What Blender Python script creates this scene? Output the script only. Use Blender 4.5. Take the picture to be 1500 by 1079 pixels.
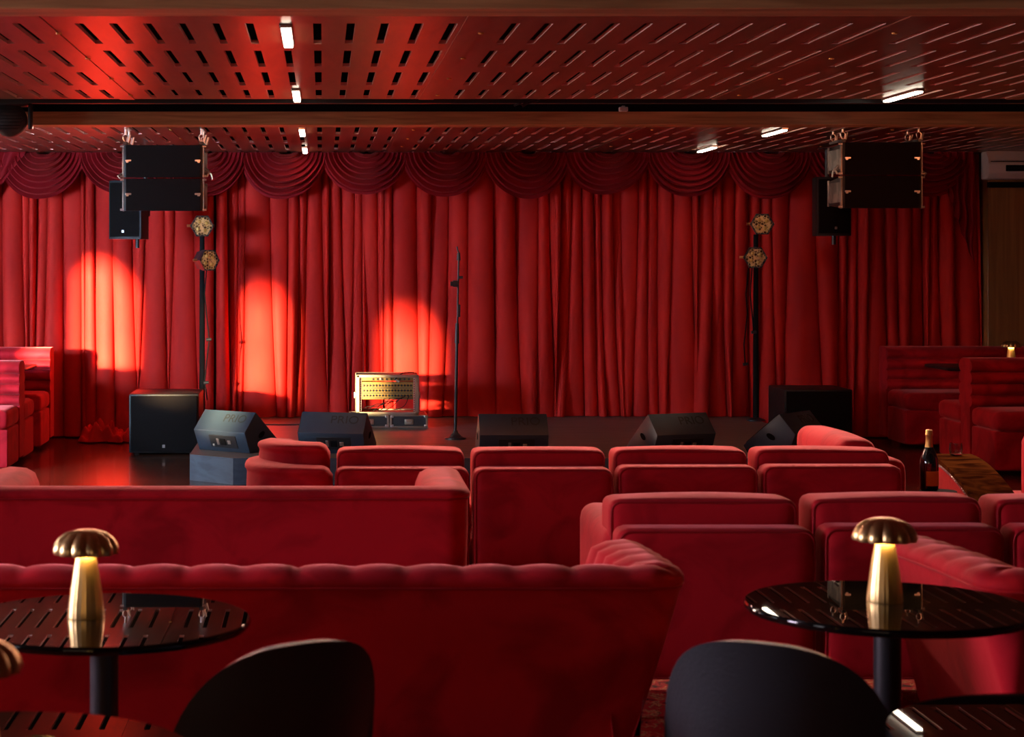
import bpy, bmesh, math, random
from mathutils import Vector, Matrix
for o in list(bpy.data.objects): bpy.data.objects.remove(o, do_unlink=True)
S = bpy.context.scene; C = S.collection
R = math.radians; PI = math.pi
# ------------------------------------------------------------ camera
F = 2800.0; HX, HY, CZ = 472.0, 383.0, 1.6
cam = bpy.data.cameras.new('camera'); co = bpy.data.objects.new('camera', cam); C.objects.link(co)
co.location = (0, 0, CZ); co.rotation_euler = (R(90), 0, 0)
cam.sensor_width = 36; cam.lens = F/1500*36
cam.shift_x = (750-HX)/1500; cam.shift_y = -(539.5-HY)/1500
cam.clip_start = .05; cam.clip_end = 100
cam.dof.use_dof = True; cam.dof.focus_distance = 13.0; cam.dof.aperture_fstop = 7.0
S.camera = co
# ------------------------------------------------------------ world, exposure
S.view_settings.view_transform = 'Standard'; S.view_settings.look = 'None'
S.view_settings.exposure = 0.12; S.view_settings.gamma = 1; S.view_settings.use_curve_mapping = False
W = bpy.data.worlds.new('world'); S.world = W; W.use_nodes = True
W.node_tree.nodes['Background'].inputs[0].default_value = (.55, .72, 1, 1)
W.node_tree.nodes['Background'].inputs[1].default_value = .6
# ------------------------------------------------------------ sun through the left windows
SD = Vector((.5, 1, -.085)).normalized()
sl = bpy.data.lights.new('sun', 'SUN'); sl.energy = 66; sl.angle = R(1.9); sl.color = (1, .74, .38)
so = bpy.data.objects.new('sun', sl); C.objects.link(so); so.rotation_euler = SD.to_track_quat('-Z', 'Y').to_euler(); so.location = (-9, 0, 3)
WX = -5.2                                                    # inner face of the left wall
WINS = [(10.72, 1.55), (7.72, 1.10), (5.15, 1.05), (2.3, 1.1), (-.6, 1.1), (14.0, 1.2)]      # centre Y, width; last three are added
WZ0, WZ1 = 1.16, 2.18
def area(name, loc, dirv, sx, sy, power, col, spread=180):
    l = bpy.data.lights.new(name, 'AREA'); l.shape = 'RECTANGLE'; l.size = sx; l.size_y = sy; l.energy = power; l.color = col
    l.spread = R(spread)
    o = bpy.data.objects.new(name, l); C.objects.link(o); o.location = loc
    o.rotation_euler = Vector(dirv).to_track_quat('-Z', 'Y').to_euler(); return o
COOL = (.50, .74, 1.0); WARM = (1.0, .55, .28)
for i, (wy, ww) in enumerate(WINS):                          # daylight of the first three windows; later lamps are added fill
    if i != 4: area('window_and_fill_light', (WX-.12, wy, 1.66), ((.26, 1, 1, 1, 1, 1)[i], (1, .5, .0, .1, 0, -.55)[i], (-.12, -.5, -.22, -.3, 0, -.32)[i]), ww, .95, (285, 16, 50, 12, 0, 110)[i], (COOL, (.80, .84, 1), (.95, .78, 1), (.92, .86, .95), COOL, (1, .72, .58))[i], (95, 120, 75, 120, 120, 120)[i])
area('added_sofa_wash', (1.6, 12.60, 2.52), (0, -1.1, -1), 7.5, .10, 300, (1, .50, .38), 150)  # added strip without a fixture, hidden behind the beam to brighten the sofa tops
area('rear_fill', (-2.2, -2.7, 1.75), (.1, 1, -.1), 3.0, 1.2, 13, (1, .66, .46))  # added fill behind the camera, the rear wall has no opening
# ------------------------------------------------------------ materials
def M(name, col, rough=.5, metal=0, spec=.5, sheen=0, sheen_tint=None, emit=None, estr=0, coat=0, trans=0, bump=None, var=None, ior=None, sheen_rough=.4):
    m = bpy.data.materials.new(name); m.use_nodes = True; nt = m.node_tree; b = nt.nodes['Principled BSDF']
    b.inputs['Base Color'].default_value = (*col, 1); b.inputs['Roughness'].default_value = rough
    b.inputs['Metallic'].default_value = metal; b.inputs['Specular IOR Level'].default_value = spec
    b.inputs['Sheen Weight'].default_value = sheen; b.inputs['Sheen Roughness'].default_value = sheen_rough
    if sheen_tint: b.inputs['Sheen Tint'].default_value = (*sheen_tint, 1)
    b.inputs['Coat Weight'].default_value = coat; b.inputs['Transmission Weight'].default_value = trans
    if ior: b.inputs['IOR'].default_value = ior
    if emit: b.inputs['Emission Color'].default_value = (*emit, 1); b.inputs['Emission Strength'].default_value = estr
    tc = nt.nodes.new('ShaderNodeTexCoord')
    if var:   # scale, second colour, lo, hi, stretch, detail, distortion
        sc, c2, lo, hi, st = var[:5]
        mp = nt.nodes.new('ShaderNodeMapping'); mp.inputs['Scale'].default_value = st
        n = nt.nodes.new('ShaderNodeTexNoise'); n.inputs['Scale'].default_value = sc; n.inputs['Detail'].default_value = var[5] if len(var) > 5 else 5
        n.inputs['Distortion'].default_value = var[6] if len(var) > 6 else .4
        r = nt.nodes.new('ShaderNodeValToRGB'); r.color_ramp.elements[0].position = lo; r.color_ramp.elements[1].position = hi
        r.color_ramp.elements[0].color = (*col, 1); r.color_ramp.elements[1].color = (*c2, 1)
        nt.links.new(tc.outputs['Object'], mp.inputs[0]); nt.links.new(mp.outputs[0], n.inputs['Vector'])
        nt.links.new(n.outputs['Fac'], r.inputs[0]); nt.links.new(r.outputs[0], b.inputs['Base Color'])
    if bump:  # scale, strength
        n2 = nt.nodes.new('ShaderNodeTexNoise'); n2.inputs['Scale'].default_value = bump[0]; n2.inputs['Detail'].default_value = 4
        bp = nt.nodes.new('ShaderNodeBump'); bp.inputs['Strength'].default_value = bump[1]; bp.inputs['Distance'].default_value = .01
        nt.links.new(tc.outputs['Object'], n2.inputs['Vector']); nt.links.new(n2.outputs['Fac'], bp.inputs['Height'])
        nt.links.new(bp.outputs[0], b.inputs['Normal'])
    return m
VEL = M('red_velvet', (.50, .010, .020), .75, spec=.12, sheen=.5, sheen_tint=(1, .24, .24), var=(3.6, (.32, .005, .012), .46, .62, (1, 1, 1), 6, .9), bump=(30, .12), sheen_rough=.35)
VELP = M('red_velvet_piping', (.30, .004, .010), .7, spec=.2, sheen=.7, sheen_tint=(1, .2, .2))
CUR = M('red_curtain_velvet', (.56, .021, .015), .7, spec=.1, sheen=.15, sheen_tint=(1, .14, .10), var=(2.2, (.40, .013, .011), .35, .7, (2, 2, .5)), bump=(60, .05))
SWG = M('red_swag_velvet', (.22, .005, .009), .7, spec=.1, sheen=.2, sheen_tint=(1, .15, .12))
CEIL = M('red_brown_plywood', (.25, .088, .045), .30, spec=.7, var=(2.0, (.15, .048, .024), .35, .7, (4, .6, 1), 6, 1.2), bump=(3, .12))
PLY = M('pale_plywood_edge', (.80, .50, .42), .6)
BEAM = M('oak_beam', (.62, .33, .13), .45, var=(1.6, (.33, .15, .055), .35, .68, (.8, 14, 14), 8, 1.2))
OAK = M('oak_panel', (.36, .18, .06), .4, var=(1.5, (.22, .10, .032), .3, .7, (14, 14, .6), 7, .8))
BLACK = M('black_void', (.006, .006, .007), .9, spec=.1)
BPL = M('black_cabinet', (.014, .013, .014), .45, spec=.35, bump=(180, .25))
GRL = M('black_grille', (.008, .006, .006), .85, spec=.06, bump=(400, .4))
EMB = M('embossed_letter_shade', (.018, .02, .022), .5)  # darker tone stands in for relief shading, letters share the cabinet colour
RUB = M('black_rubber', (.010, .010, .011), .9, spec=.03)
BMET = M('black_metal', (.016, .017, .02), .35, spec=.5)
SIL = M('silver_metal', (.62, .60, .58), .28, metal=1)
GRY = M('grey_side_metal', (.16, .15, .14), .45, metal=.6, var=(9, (.34, .31, .27), .4, .6, (1, 1, 1)))
GOLD = M('brushed_gold', (.86, .62, .27), .34, metal=1)
TOP = M('black_polished_stone', (.004, .0035, .0035), .012, spec=.45, var=(2.6, (.022, .018, .016), .62, .66, (1, 1, 1), 9, 2.2))
LEA = M('black_leather', (.020, .026, .032), .42, spec=.5, bump=(120, .15))
WARMDIF = M('warm_diffuser', (1, .8, .4), .5, emit=(1, .50, .10), estr=45)
LED = M('led_strip', (1, 1, 1), .5, emit=(1, .86, .66), estr=14)
WHT = M('white_plastic', (.62, .58, .54), .45)
AMB = M('amber_lamp_glass', (1.0, .66, .28), .18, spec=.8, var=(26, (.10, .05, .02), .45, .55, (1, 1, 1)))
ALU = M('case_aluminium', (.40, .34, .26), .4, metal=.85)
CASEP = M('case_laminate', (.012, .012, .014), .55)
PANEL = M('mixer_panel_metal', (.30, .17, .035), .5, metal=.2)
STG = M('stage_planks', (.15, .13, .12), .42, var=(3, (.08, .068, .062), .35, .65, (.7, 16, 1), 6))
STF = M('stage_fascia', (.045, .085, .125), .6, var=(5, (.03, .055, .085), .4, .6, (1, 1, 3)))
WEDGE = M('wedge_cabinet_paint', (.026, .044, .068), .36, spec=.6, bump=(220, .2))
WAL = M('dark_wall', (.10, .03, .02), .8)
WHITEWALL = M('plaster', (.22, .10, .07), .8)
WOODTOP = M('walnut_cap', (.13, .048, .012), .6, spec=.0, var=(4, (.035, .011, .004), .4, .62, (1, 3, 3), 7, 1.6))
GLASS = M('clear_glass', (1, 1, 1), .02, trans=1, ior=1.45)
BOT = M('dark_bottle_glass', (.006, .012, .012), .06, spec=.8, coat=.6)
FOIL = M('gold_foil', (.75, .48, .14), .35, metal=.7, bump=(60, .4))
LAB = M('orange_label', (.95, .45, .06), .5)
# wood floor: herringbone-like parquet
FLR = M('dark_parquet', (.07, .025, .012), .24, spec=.6, coat=.25)
def brickfloor(m):
    nt = m.node_tree; b = nt.nodes['Principled BSDF']
    tc = nt.nodes.new('ShaderNodeTexCoord'); mp = nt.nodes.new('ShaderNodeMapping'); mp.inputs['Rotation'].default_value = (0, 0, R(32))
    br = nt.nodes.new('ShaderNodeTexBrick'); br.inputs['Scale'].default_value = 1
    br.inputs['Brick Width'].default_value = .55; br.inputs['Row Height'].default_value = .09; br.inputs['Mortar Size'].default_value = .003
    br.inputs['Color1'].default_value = (.085, .030, .013, 1); br.inputs['Color2'].default_value = (.035, .012, .006, 1); br.inputs['Mortar'].default_value = (.006, .003, .002, 1)
    n = nt.nodes.new('ShaderNodeTexNoise'); n.inputs['Scale'].default_value = 5
    bp = nt.nodes.new('ShaderNodeBump'); bp.inputs['Strength'].default_value = .25; bp.inputs['Distance'].default_value = .01
    nt.links.new(tc.outputs['Object'], mp.inputs[0]); nt.links.new(mp.outputs[0], br.inputs[0]); nt.links.new(br.outputs[0], b.inputs['Base Color'])
    nt.links.new(mp.outputs[0], n.inputs['Vector']); nt.links.new(n.outputs['Fac'], bp.inputs['Height']); nt.links.new(bp.outputs[0], b.inputs['Normal'])
brickfloor(FLR)
CARP = M('patterned_red_carpet', (.30, .010, .012), .95, spec=.1)
def carpet(m):
    nt = m.node_tree; b = nt.nodes['Principled BSDF']
    tc = nt.nodes.new('ShaderNodeTexCoord')
    v = nt.nodes.new('ShaderNodeTexVoronoi'); v.inputs['Scale'].default_value = 9; v.feature = 'SMOOTH_F1'
    n = nt.nodes.new('ShaderNodeTexNoise'); n.inputs['Scale'].default_value = 16; n.inputs['Detail'].default_value = 5; n.inputs['Distortion'].default_value = 2.5
    mx = nt.nodes.new('ShaderNodeMath'); mx.operation = 'ADD'
    r = nt.nodes.new('ShaderNodeValToRGB'); e = r.color_ramp.elements
    e[0].position = .0; e[0].color = (.02, .004, .004, 1); e[1].position = 1; e[1].color = (.34, .012, .012, 1)
    for p, c in ((.62, (.03, .006, .004, 1)), (.70, (.30, .012, .012, 1)), (.88, (.42, .02, .015, 1)), (.92, (.55, .33, .12, 1)), (.955, (.10, .02, .012, 1))):
        k = e.new(p); k.color = c
    nt.links.new(tc.outputs['Object'], v.inputs['Vector']); nt.links.new(tc.outputs['Object'], n.inputs['Vector'])
    nt.links.new(v.outputs['Distance'], mx.inputs[0]); nt.links.new(n.outputs['Fac'], mx.inputs[1])
    nt.links.new(mx.outputs[0], r.inputs[0]); nt.links.new(r.outputs[0], b.inputs['Base Color'])
carpet(CARP)
# ------------------------------------------------------------ helpers
def px(x, y, d): return Vector(((x-HX)*d/F, d, CZ-(y-HY)*d/F))
def nbm(): return bmesh.new()
def obj(name, bm, mats, parent=None, smooth=40):
    bmesh.ops.recalc_face_normals(bm, faces=bm.faces[:])
    if smooth is not None:
        a = R(smooth)
        for f in bm.faces: f.smooth = True
        for e in bm.edges:
            if len(e.link_faces) == 2 and e.calc_face_angle(0) > a: e.smooth = False
    me = bpy.data.meshes.new(name); bm.to_mesh(me); bm.free()
    if not isinstance(mats, (list, tuple)): mats = [mats]
    for m in mats: me.materials.append(m)
    o = bpy.data.objects.new(name, me); C.objects.link(o)
    if parent: o.parent = parent
    return o
def struct(name, bm, mats, parent=None, smooth=30):
    o = obj(name, bm, mats, parent, smooth)
    if not parent: o['kind'] = 'structure'
    return o
def tag(o, label, cat, group=None):
    o['label'] = label; o['category'] = cat
    if group: o['group'] = group
    return o
def thing(name, label, cat, loc=(0, 0, 0), rz=0, group=None):
    o = bpy.data.objects.new(name, None); C.objects.link(o); o.location = loc; o.rotation_euler = (0, 0, rz)
    o.empty_display_size = .1
    return tag(o, label, cat, group)
def kids(o): return [c for c in bpy.data.objects if c.parent == o]
def dup(o, loc, rz=0, label=None, group=None):
    def rec(s, p):
        c = s.copy(); C.objects.link(c); c.parent = p
        for k in kids(s): rec(k, c)
        return c
    c = rec(o, None); c.location = loc; c.rotation_euler = (0, 0, rz)
    if label: c['label'] = label
    if group: c['group'] = group
    return c
def box(bm, c, s, bev=0, seg=2, mat=0, rot=None):
    r = bmesh.ops.create_cube(bm, size=1); vs = r['verts']
    bmesh.ops.scale(bm, vec=s, verts=vs)
    if rot: bmesh.ops.rotate(bm, cent=(0, 0, 0), matrix=Matrix.Rotation(rot[1], 3, rot[0]), verts=vs)
    bmesh.ops.translate(bm, vec=c, verts=vs)
    fs = set(f for v in vs for f in v.link_faces)
    for f in fs: f.material_index = mat
    if bev:
        es = list(set(e for v in vs for e in v.link_edges))
        bmesh.ops.bevel(bm, geom=es, offset=bev, segments=seg, profile=.5, affect='EDGES', material=-1)
def cyl(bm, p0, p1, r0, r1=None, n=20, mat=0):
    tube(bm, [p0, p1], [r0, r0 if r1 is None else r1], n, mat)
def tube(bm, pts, r, n=10, mat=0, cap=True, closed=False):
    pts = [Vector(p) for p in pts]; N = len(pts)
    rr = r if isinstance(r, (list, tuple)) else [r]*N
    rings = []; up = None
    for i, p in enumerate(pts):
        if closed: t = pts[(i+1) % N]-pts[i-1]
        else: t = (pts[min(i+1, N-1)]-pts[max(i-1, 0)])
        t.normalize()
        if up is None: up = t.orthogonal().normalized()
        else:
            up = up-t*up.dot(t)
            up = up.normalized() if up.length > 1e-6 else t.orthogonal().normalized()
        s = t.cross(up)
        rings.append([bm.verts.new(p+(up*math.cos(2*PI*k/n)+s*math.sin(2*PI*k/n))*rr[i]) for k in range(n)])
    for i in range(N if closed else N-1):
        a, b = rings[i], rings[(i+1) % N]
        for k in range(n):
            f = bm.faces.new((a[k], a[(k+1) % n], b[(k+1) % n], b[k])); f.material_index = mat
    if cap and not closed:
        for q in (rings[0][::-1], rings[-1]):
            f = bm.faces.new(q); f.material_index = mat
def lathe(bm, prof, n=32, c=(0, 0, 0), mod=None, mat=0):
    rings = []
    for (r, z) in prof:
        ring = []
        for k in range(n):
            a = 2*PI*k/n; q = r*(mod(a, r, z) if mod else 1)
            ring.append(bm.verts.new((c[0]+q*math.cos(a), c[1]+q*math.sin(a), c[2]+z)))
        rings.append(ring)
    for a, b in zip(rings, rings[1:]):
        for k in range(n):
            f = bm.faces.new((a[k], a[(k+1) % n], b[(k+1) % n], b[k])); f.material_index = mat
    for q in (rings[0][::-1], rings[-1]):
        try:
            f = bm.faces.new(q); f.material_index = mat
        except ValueError: pass
def prism(bm, prof, x0, x1, mat=0, bev=0):      # prof in (y, z), extruded along x
    a = [bm.verts.new((x0, y, z)) for y, z in prof]; b = [bm.verts.new((x1, y, z)) for y, z in prof]
    n = len(prof); fs = []
    for k in range(n): fs.append(bm.faces.new((a[k], a[(k+1) % n], b[(k+1) % n], b[k])))
    fs += [bm.faces.new(a[::-1]), bm.faces.new(b)]
    for f in fs: f.material_index = mat
    if bev:
        es = list(set(e for v in a+b for e in v.link_edges))
        bmesh.ops.bevel(bm, geom=es, offset=bev, segments=2, profile=.5, affect='EDGES')
def soft(bm, c, s, r=.05, bulge=(0, .0, 0), n=14, mat=0, wr=0, seed=0):   # rounded, slightly puffed block
    h = Vector(s)/2; r = min(r, min(h)*.98); rnd = random.Random(seed)
    ph = [rnd.uniform(0, 6) for _ in range(6)]
    def g(i): t = 2*i/n-1; return math.copysign(1-(1-abs(t))**1.7, t) if t else 0
    idx = {}
    def V(i, j, k):
        if (i, j, k) in idx: return idx[(i, j, k)]
        p = Vector((g(i)*h.x, g(j)*h.y, g(k)*h.z))
        q = Vector([max(-(h[a]-r), min(h[a]-r, p[a])) for a in range(3)])
        d = p-q
        if d.length > 1e-9:
            # pull cube surface to the rounded surface
            p = q+d.normalized()*r
        u, v, w = p.x/h.x, p.y/h.y, p.z/h.z
        e = Vector((math.copysign(bulge[0]*(1-v*v)*(1-w*w), u)*abs(u), math.copysign(bulge[1]*(1-u*u)*(1-w*w), v)*abs(v), math.copysign(bulge[2]*(1-u*u)*(1-v*v), w)*abs(w)))
        if wr: e += Vector((0, wr*math.sin(p.x*9+ph[0])*math.sin(p.z*11+ph[1]), wr*math.sin(p.x*7+ph[2])*math.cos(p.y*9+ph[3])))
        idx[(i, j, k)] = bm.verts.new(Vector(c)+p+e); return idx[(i, j, k)]
    for a in range(n):
        for b in range(n):
            for q in (0, n):
                for f in (((a, b, q), (a+1, b, q), (a+1, b+1, q), (a, b+1, q)), ((a, q, b), (a+1, q, b), (a+1, q, b+1), (a, q, b+1)), ((q, a, b), (q, a+1, b), (q, a+1, b+1), (q, a, b+1))):
                    fc = bm.faces.new([V(*t) for t in f]); fc.material_index = mat
def rrect(c, w, h, r, axis='y', k=5):      # rounded rectangle loop in xz (axis y)
    pts = []
    for (sx, sz, a0) in ((1, 1, 0), (-1, 1, 90), (-1, -1, 180), (1, -1, 270)):
        for i in range(k+1):
            a = R(a0+90*i/k); pts.append(Vector((c[0]+sx*(w/2-r)+r*math.cos(a), c[1], c[2]+sz*(h/2-r)+r*math.sin(a))))
    return pts
def text(name, s, size, mat, parent, mtx, ext=.002):
    cu = bpy.data.curves.new(name, 'FONT'); cu.body = s; cu.size = size; cu.extrude = ext; cu.align_x = 'CENTER'; cu.align_y = 'CENTER'
    t = bpy.data.objects.new(name+'_c', cu); C.objects.link(t)
    dg = bpy.context.evaluated_depsgraph_get(); me = bpy.data.meshes.new_from_object(t.evaluated_get(dg)); bpy.data.objects.remove(t, do_unlink=True)
    me.transform(mtx); me.materials.clear(); me.materials.append(mat)
    o = bpy.data.objects.new(name, me); C.objects.link(o); o.parent = parent; return o

# ============================================================ ROOM
bm = nbm(); box(bm, (1.4, 12.9, -.05), (13.2, 9.8, .1)); struct('floor', bm, FLR)
bm = nbm(); box(bm, (1.4, 2.5, -.048), (13.2, 11.0, .1)); struct('floor', bm, CARP)
# back wall behind the curtain, right and rear walls
bm = nbm(); box(bm, (1.4, 17.78, 1.4), (13.2, .1, 2.8)); struct('wall_back', bm, WAL)
bm = nbm(); box(bm, (8.0, 7.4, 1.4), (.1, 20.9, 2.8)); struct('wall_right', bm, WAL)
bm = nbm(); box(bm, (1.4, -3.05, 1.4), (13.2, .1, 2.8)); struct('wall_rear', bm, WAL)
# left wall with arched window openings
def leftwall():
    bm = nbm(); t = .25
    def slab(y0, y1, z0, z1):
        if y1-y0 > 1e-4 and z1-z0 > 1e-4: box(bm, (WX-t/2, (y0+y1)/2, (z0+z1)/2), (t, y1-y0, z1-z0))
    ws = sorted(WINS); y = -3.0
    for wy, ww in ws:
        slab(y, wy-ww/2, 0, 2.8); slab(wy-ww/2, wy+ww/2, 0, WZ0); n = 12; a = ww/2; rise = .30
        for i in range(n):
            u0, u1 = -a+ww*i/n, -a+ww*(i+1)/n; um = (u0+u1)/2
            z = WZ1-rise*(1-math.sqrt(max(0, 1-(um/a)**2)))
            slab(wy+u0, wy+u1, z, 2.8)
        y = wy+ww/2
    slab(y, 17.8, 0, 2.8)
    return struct('wall_left', bm, WHITEWALL)
leftwall()
for wy, ww in WINS[3:]:   # opaque panes, put in to keep the sun out of the added openings
    bm = nbm(); box(bm, (WX-.20, wy, 1.67), (.02, ww+.02, 1.1)); struct('sun_block_pane', bm, WHT)
# plenum and roof, black
bm = nbm(); box(bm, (1.4, 7.4, 2.84), (13.6, 21.2, .1)); struct('ceiling', bm, BLACK)
CH = CZ+.985   # underside of the panels
SEAMS = [-4.705, -2.92, -1.135, .675, 2.45, 4.235, 6.02, 7.805]
ROW0, RP, RL = 7.91, 1.02, .74
LEDS = [(-.151, 0), (-.151, 3), (-.151, 6), (3.406, 3), (3.406, 6), (3.406, 0)]
def panel(x0, x1, y0, y1):
    th = .018; n = 12; sw = .036
    p = (x1-x0-.26)/(n-1)
    if x0 == -1.135: p = .141
    cs = [x0+.127+p*k for k in range(n)]
    xs = [x0+.002]+[v for c in cs for v in (c-sw/2, c+sw/2)]+[x1-.002]
    ys = [y0]; k = math.floor((y0-ROW0)/RP)
    holes = []
    while ROW0+k*RP < y1:
        a, b = ROW0+k*RP, ROW0+k*RP+RL
        a, b = max(a, y0+.05), min(b, y1-.06)
        if b-a > .1: ys += [a, b]; holes.append(len(ys)-2)
        k += 1
    ys.append(y1)
    bm = nbm(); nx, ny = len(xs)-1, len(ys)-1
    lo = [[bm.verts.new((x, y, CH)) for y in ys] for x in xs]; hi = [[bm.verts.new((x, y, CH+th)) for y in ys] for x in xs]
    H = lambda i, j: i < 0 or j < 0 or i >= nx or j >= ny or (i % 2 == 1 and j in holes)
    for i in range(nx):
        for j in range(ny):
            if H(i, j): continue
            bm.faces.new((lo[i][j], lo[i+1][j], lo[i+1][j+1], lo[i][j+1])); f = bm.faces.new((hi[i][j], hi[i+1][j], hi[i+1][j+1], hi[i][j+1]))
            for (di, dj, a, b) in ((-1, 0, (i, j), (i, j+1)), (1, 0, (i+1, j), (i+1, j+1)), (0, -1, (i, j), (i+1, j)), (0, 1, (i, j+1), (i+1, j+1))):
                if H(i+di, j+dj):
                    f = bm.faces.new((lo[a[0]][a[1]], lo[b[0]][b[1]], hi[b[0]][b[1]], hi[a[0]][a[1]])); f.material_index = 1
    for v in [v for v in bm.verts if not v.link_faces]: bm.verts.remove(v)
    return struct('ceiling', bm, [CEIL, PLY], smooth=None)
for a, b in zip(SEAMS, SEAMS[1:]):
    for y0, y1 in ((-3, 6.58), (6.785, 11.59), (12.38, 17.72)): panel(a, b, y0, y1)
for s in SEAMS[1:6]:                                    # battens under the seams with brass screws
    for y0, y1 in ((6.785, 11.59), (12.38, 17.6)):
        bm = nbm(); box(bm, (s-.045, (y0+y1)/2, CH-.002), (.09, y1-y0, .004)); tr = struct('trim_1', bm, CEIL)
        bm = nbm(); y = 8.2 if y0 < 10 else 13.2
        while y < y1:
            lathe(bm, [(.014, 0), (.012, -.005), (.004, -.008)], 10, (s+.006, y, CH-.004)); y += 1.02
        obj('bolt', bm, FOIL, tr)
for nm, y0 in (('trim_2', 6.58), ('trim_3', 12.18)):      # downstand oak beams
    bm = nbm(); box(bm, (1.4, y0+.1025, 2.47+.15), (13.2, .205, .30), .004, 1); struct(nm, bm, BEAM)
bm = nbm(); box(bm, (1.4, 11.885, 2.80), (13.2, .59, .02)); box(bm, (1.4, 12.17, 2.68), (13.2, .02, .25)); box(bm, (1.4, 11.60, 2.70), (13.2, .02, .2)); struct('ceiling', bm, BLACK)
bm = nbm(); box(bm, (1.4, 11.80, 2.60), (13.2, .07, .05)); struct('trim_4', bm, BMET)
def led(x, y, lab):
    r = thing('ceiling_light', lab, 'ceiling light', (x, y, CH))
    bm = nbm(); box(bm, (0, 0, -.006), (.052, .68, .016), .003, 1); obj('housing', bm, SIL, r)
    bm = nbm(); box(bm, (0, 0, -.018), (.040, .64, .012), .003, 1); obj('diffuser', bm, LED, r)
    l = bpy.data.lights.new('strip_glow', 'AREA'); l.shape = 'RECTANGLE'; l.size = .04; l.size_y = .6; l.energy = .5; l.color = (1, .62, .38); l.spread = R(150)
    lo = bpy.data.objects.new('strip_glow', l); C.objects.link(lo); lo.parent = r; lo.location = (0, 0, -.026)
    return r
l0 = led(-.151, ROW0+RL/2, 'bright linear light in the slotted ceiling, nearest of the left line of four')
l0['group'] = 'linear lights in the slotted ceiling'
for x, y, lb in ((-.151, ROW0+3*RP+RL/2-.12, 'second of the left line of four ceiling lights, just before the black ceiling gap'),
                 (-.151, ROW0+6*RP+RL/2, 'third of the left line of four ceiling lights, just beyond the far oak beam'),
                 (-.151, 16.7, 'farthest of the left line of four ceiling lights, touching the curtain top'),
                 (3.406, ROW0+3*RP+RL/2-.12, 'longest slanting ceiling light on the right, before the black ceiling gap'),
                 (3.406, ROW0+6*RP+RL/2, 'middle slanting ceiling light of the right three, beyond the far oak beam'),
                 (3.33, 16.55, 'smallest slanting ceiling light of the right three, above the curtain swags')):
    dup(l0, (x, y, CH), 0, lb)
# right-hand oak wall block
bm = nbm(); box(bm, (7.0, 17.44, 1.4), (2.02, .48, 2.8), .004, 1); struct('wall_side', bm, OAK)
bm = nbm(); box(bm, (6.98, 17.18, 2.29), (2.0, .03, .05)); struct('trim_5', bm, BLACK)

# ============================================================ STAGE
SZ = .19
bm = nbm()
pl = [(-.97, 14.0), (-.64, 13.72), (3.88, 13.72), (3.88, 17.7), (-.97, 17.7)]
a = [bm.verts.new((x, y, 0)) for x, y in pl]; b = [bm.verts.new((x, y, SZ)) for x, y in pl]
f = bm.faces.new(b); f.material_index = 0
for k in range(5):
    f = bm.faces.new((a[k], a[(k+1) % 5], b[(k+1) % 5], b[k])); f.material_index = 1
st = obj('stage_platform', bm, [STG, STF]); tag(st, 'low stage platform of dark planks in front of the red curtain', 'stage')

# ============================================================ CURTAIN
rnd = random.Random(7)
CY = 17.48
def curtain(x0, x1, zb, seed, parent, ztop=2.58, flare=1.0):
    rn = random.Random(seed); bounds = [x0]
    while bounds[-1] < x1: bounds.append(bounds[-1]+rn.choice((.07, .10, .13, .17, .22)))
    bounds[-1] = x1
    N = len(bounds)-1; amp = [rn.uniform(.11, .215) for _ in range(N)]; sk = [rn.uniform(-.5, .5) for _ in range(N)]
    drift = [rn.uniform(-.085, .085) for _ in range(N+1)]; ph = [rn.uniform(0, 6) for _ in range(8)]
    rows = 34; per = 12; bm = nbm(); grid = []
    for j in range(rows+1):
        v = j/rows; z = ztop+(zb-ztop)*v; row = []
        nar = v**2.0
        for i in range(N):
            for t in [q/per for q in range(per)]+([1.0] if i == N-1 else []):
                xa = bounds[i]+drift[i]*nar*flare*(0 < i); xb = bounds[i+1]+drift[i+1]*nar*flare*(i < N-1)
                s = 2*t-1; prof = (1-abs(s)**2.0)**.62
                x = (xa+xb)/2+(xb-xa)/2*s*(1+.48*prof)
                am = amp[i]*(.75+.25*math.sin(v*3+ph[i % 8]))*(1+.12*nar)
                y = CY-am*prof-sk[i]*am*s*.6+.03*math.sin(x*2.1+ph[0])
                y += .012*math.sin(z*5+ph[i % 8])*nar*prof
                if v > .85: y -= (v-.85)*.17*flare
                row.append(bm.verts.new((x, y, z)))
        grid.append(row)
    for a, b in zip(grid, grid[1:]):
        for k in range(len(a)-1): bm.faces.new((a[k], a[k+1], b[k+1], b[k]))
    return obj('curtain_panel', bm, CUR, parent, 180)
cr = thing('stage_curtain', 'floor-length pleated red velvet curtain along the whole back of the stage', 'curtain', (0, 0, 0))
for i, (x0, x1, zb) in enumerate(((-3.9, -2.15, .012), (-2.18, -.985, .012), (-.965, .40, SZ+.005), (.37, 1.62, SZ+.005), (1.58, 2.75, SZ+.005), (2.72, 3.88, SZ+.005), (3.895, 4.95, .012), (4.93, 5.96, .012))):
    curtain(x0, x1, zb, 20+i, cr)
def puddle(cx, cy, w, h, z0, seed):
    rn = random.Random(seed); bm = nbm(); n, m = 36, 16; g = []
    p = [rn.uniform(0, 6) for _ in range(6)]
    for i in range(n+1):
        row = []
        for j in range(m+1):
            u = 2*i/n-1; v = 2*j/m-1; r = max(0, 1-u*u)*max(0, 1-v*v)
            z = z0+h*r**.5*(.55+.45*math.sin(u*7+v*3+p[0])*math.sin(u*4-v*5+p[1]))+.02*abs(math.sin(u*17+v*6+p[2]))*r
            row.append(bm.verts.new((cx+u*w/2, cy+v*.17*(1+.25*math.sin(u*5+p[3])), z)))
        g.append(row)
    for a, b in zip(g, g[1:]):
        for k in range(m): bm.faces.new((a[k], a[k+1], b[k+1], b[k]))
    obj('pooled_hem', bm, CUR, cr, 180)
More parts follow.
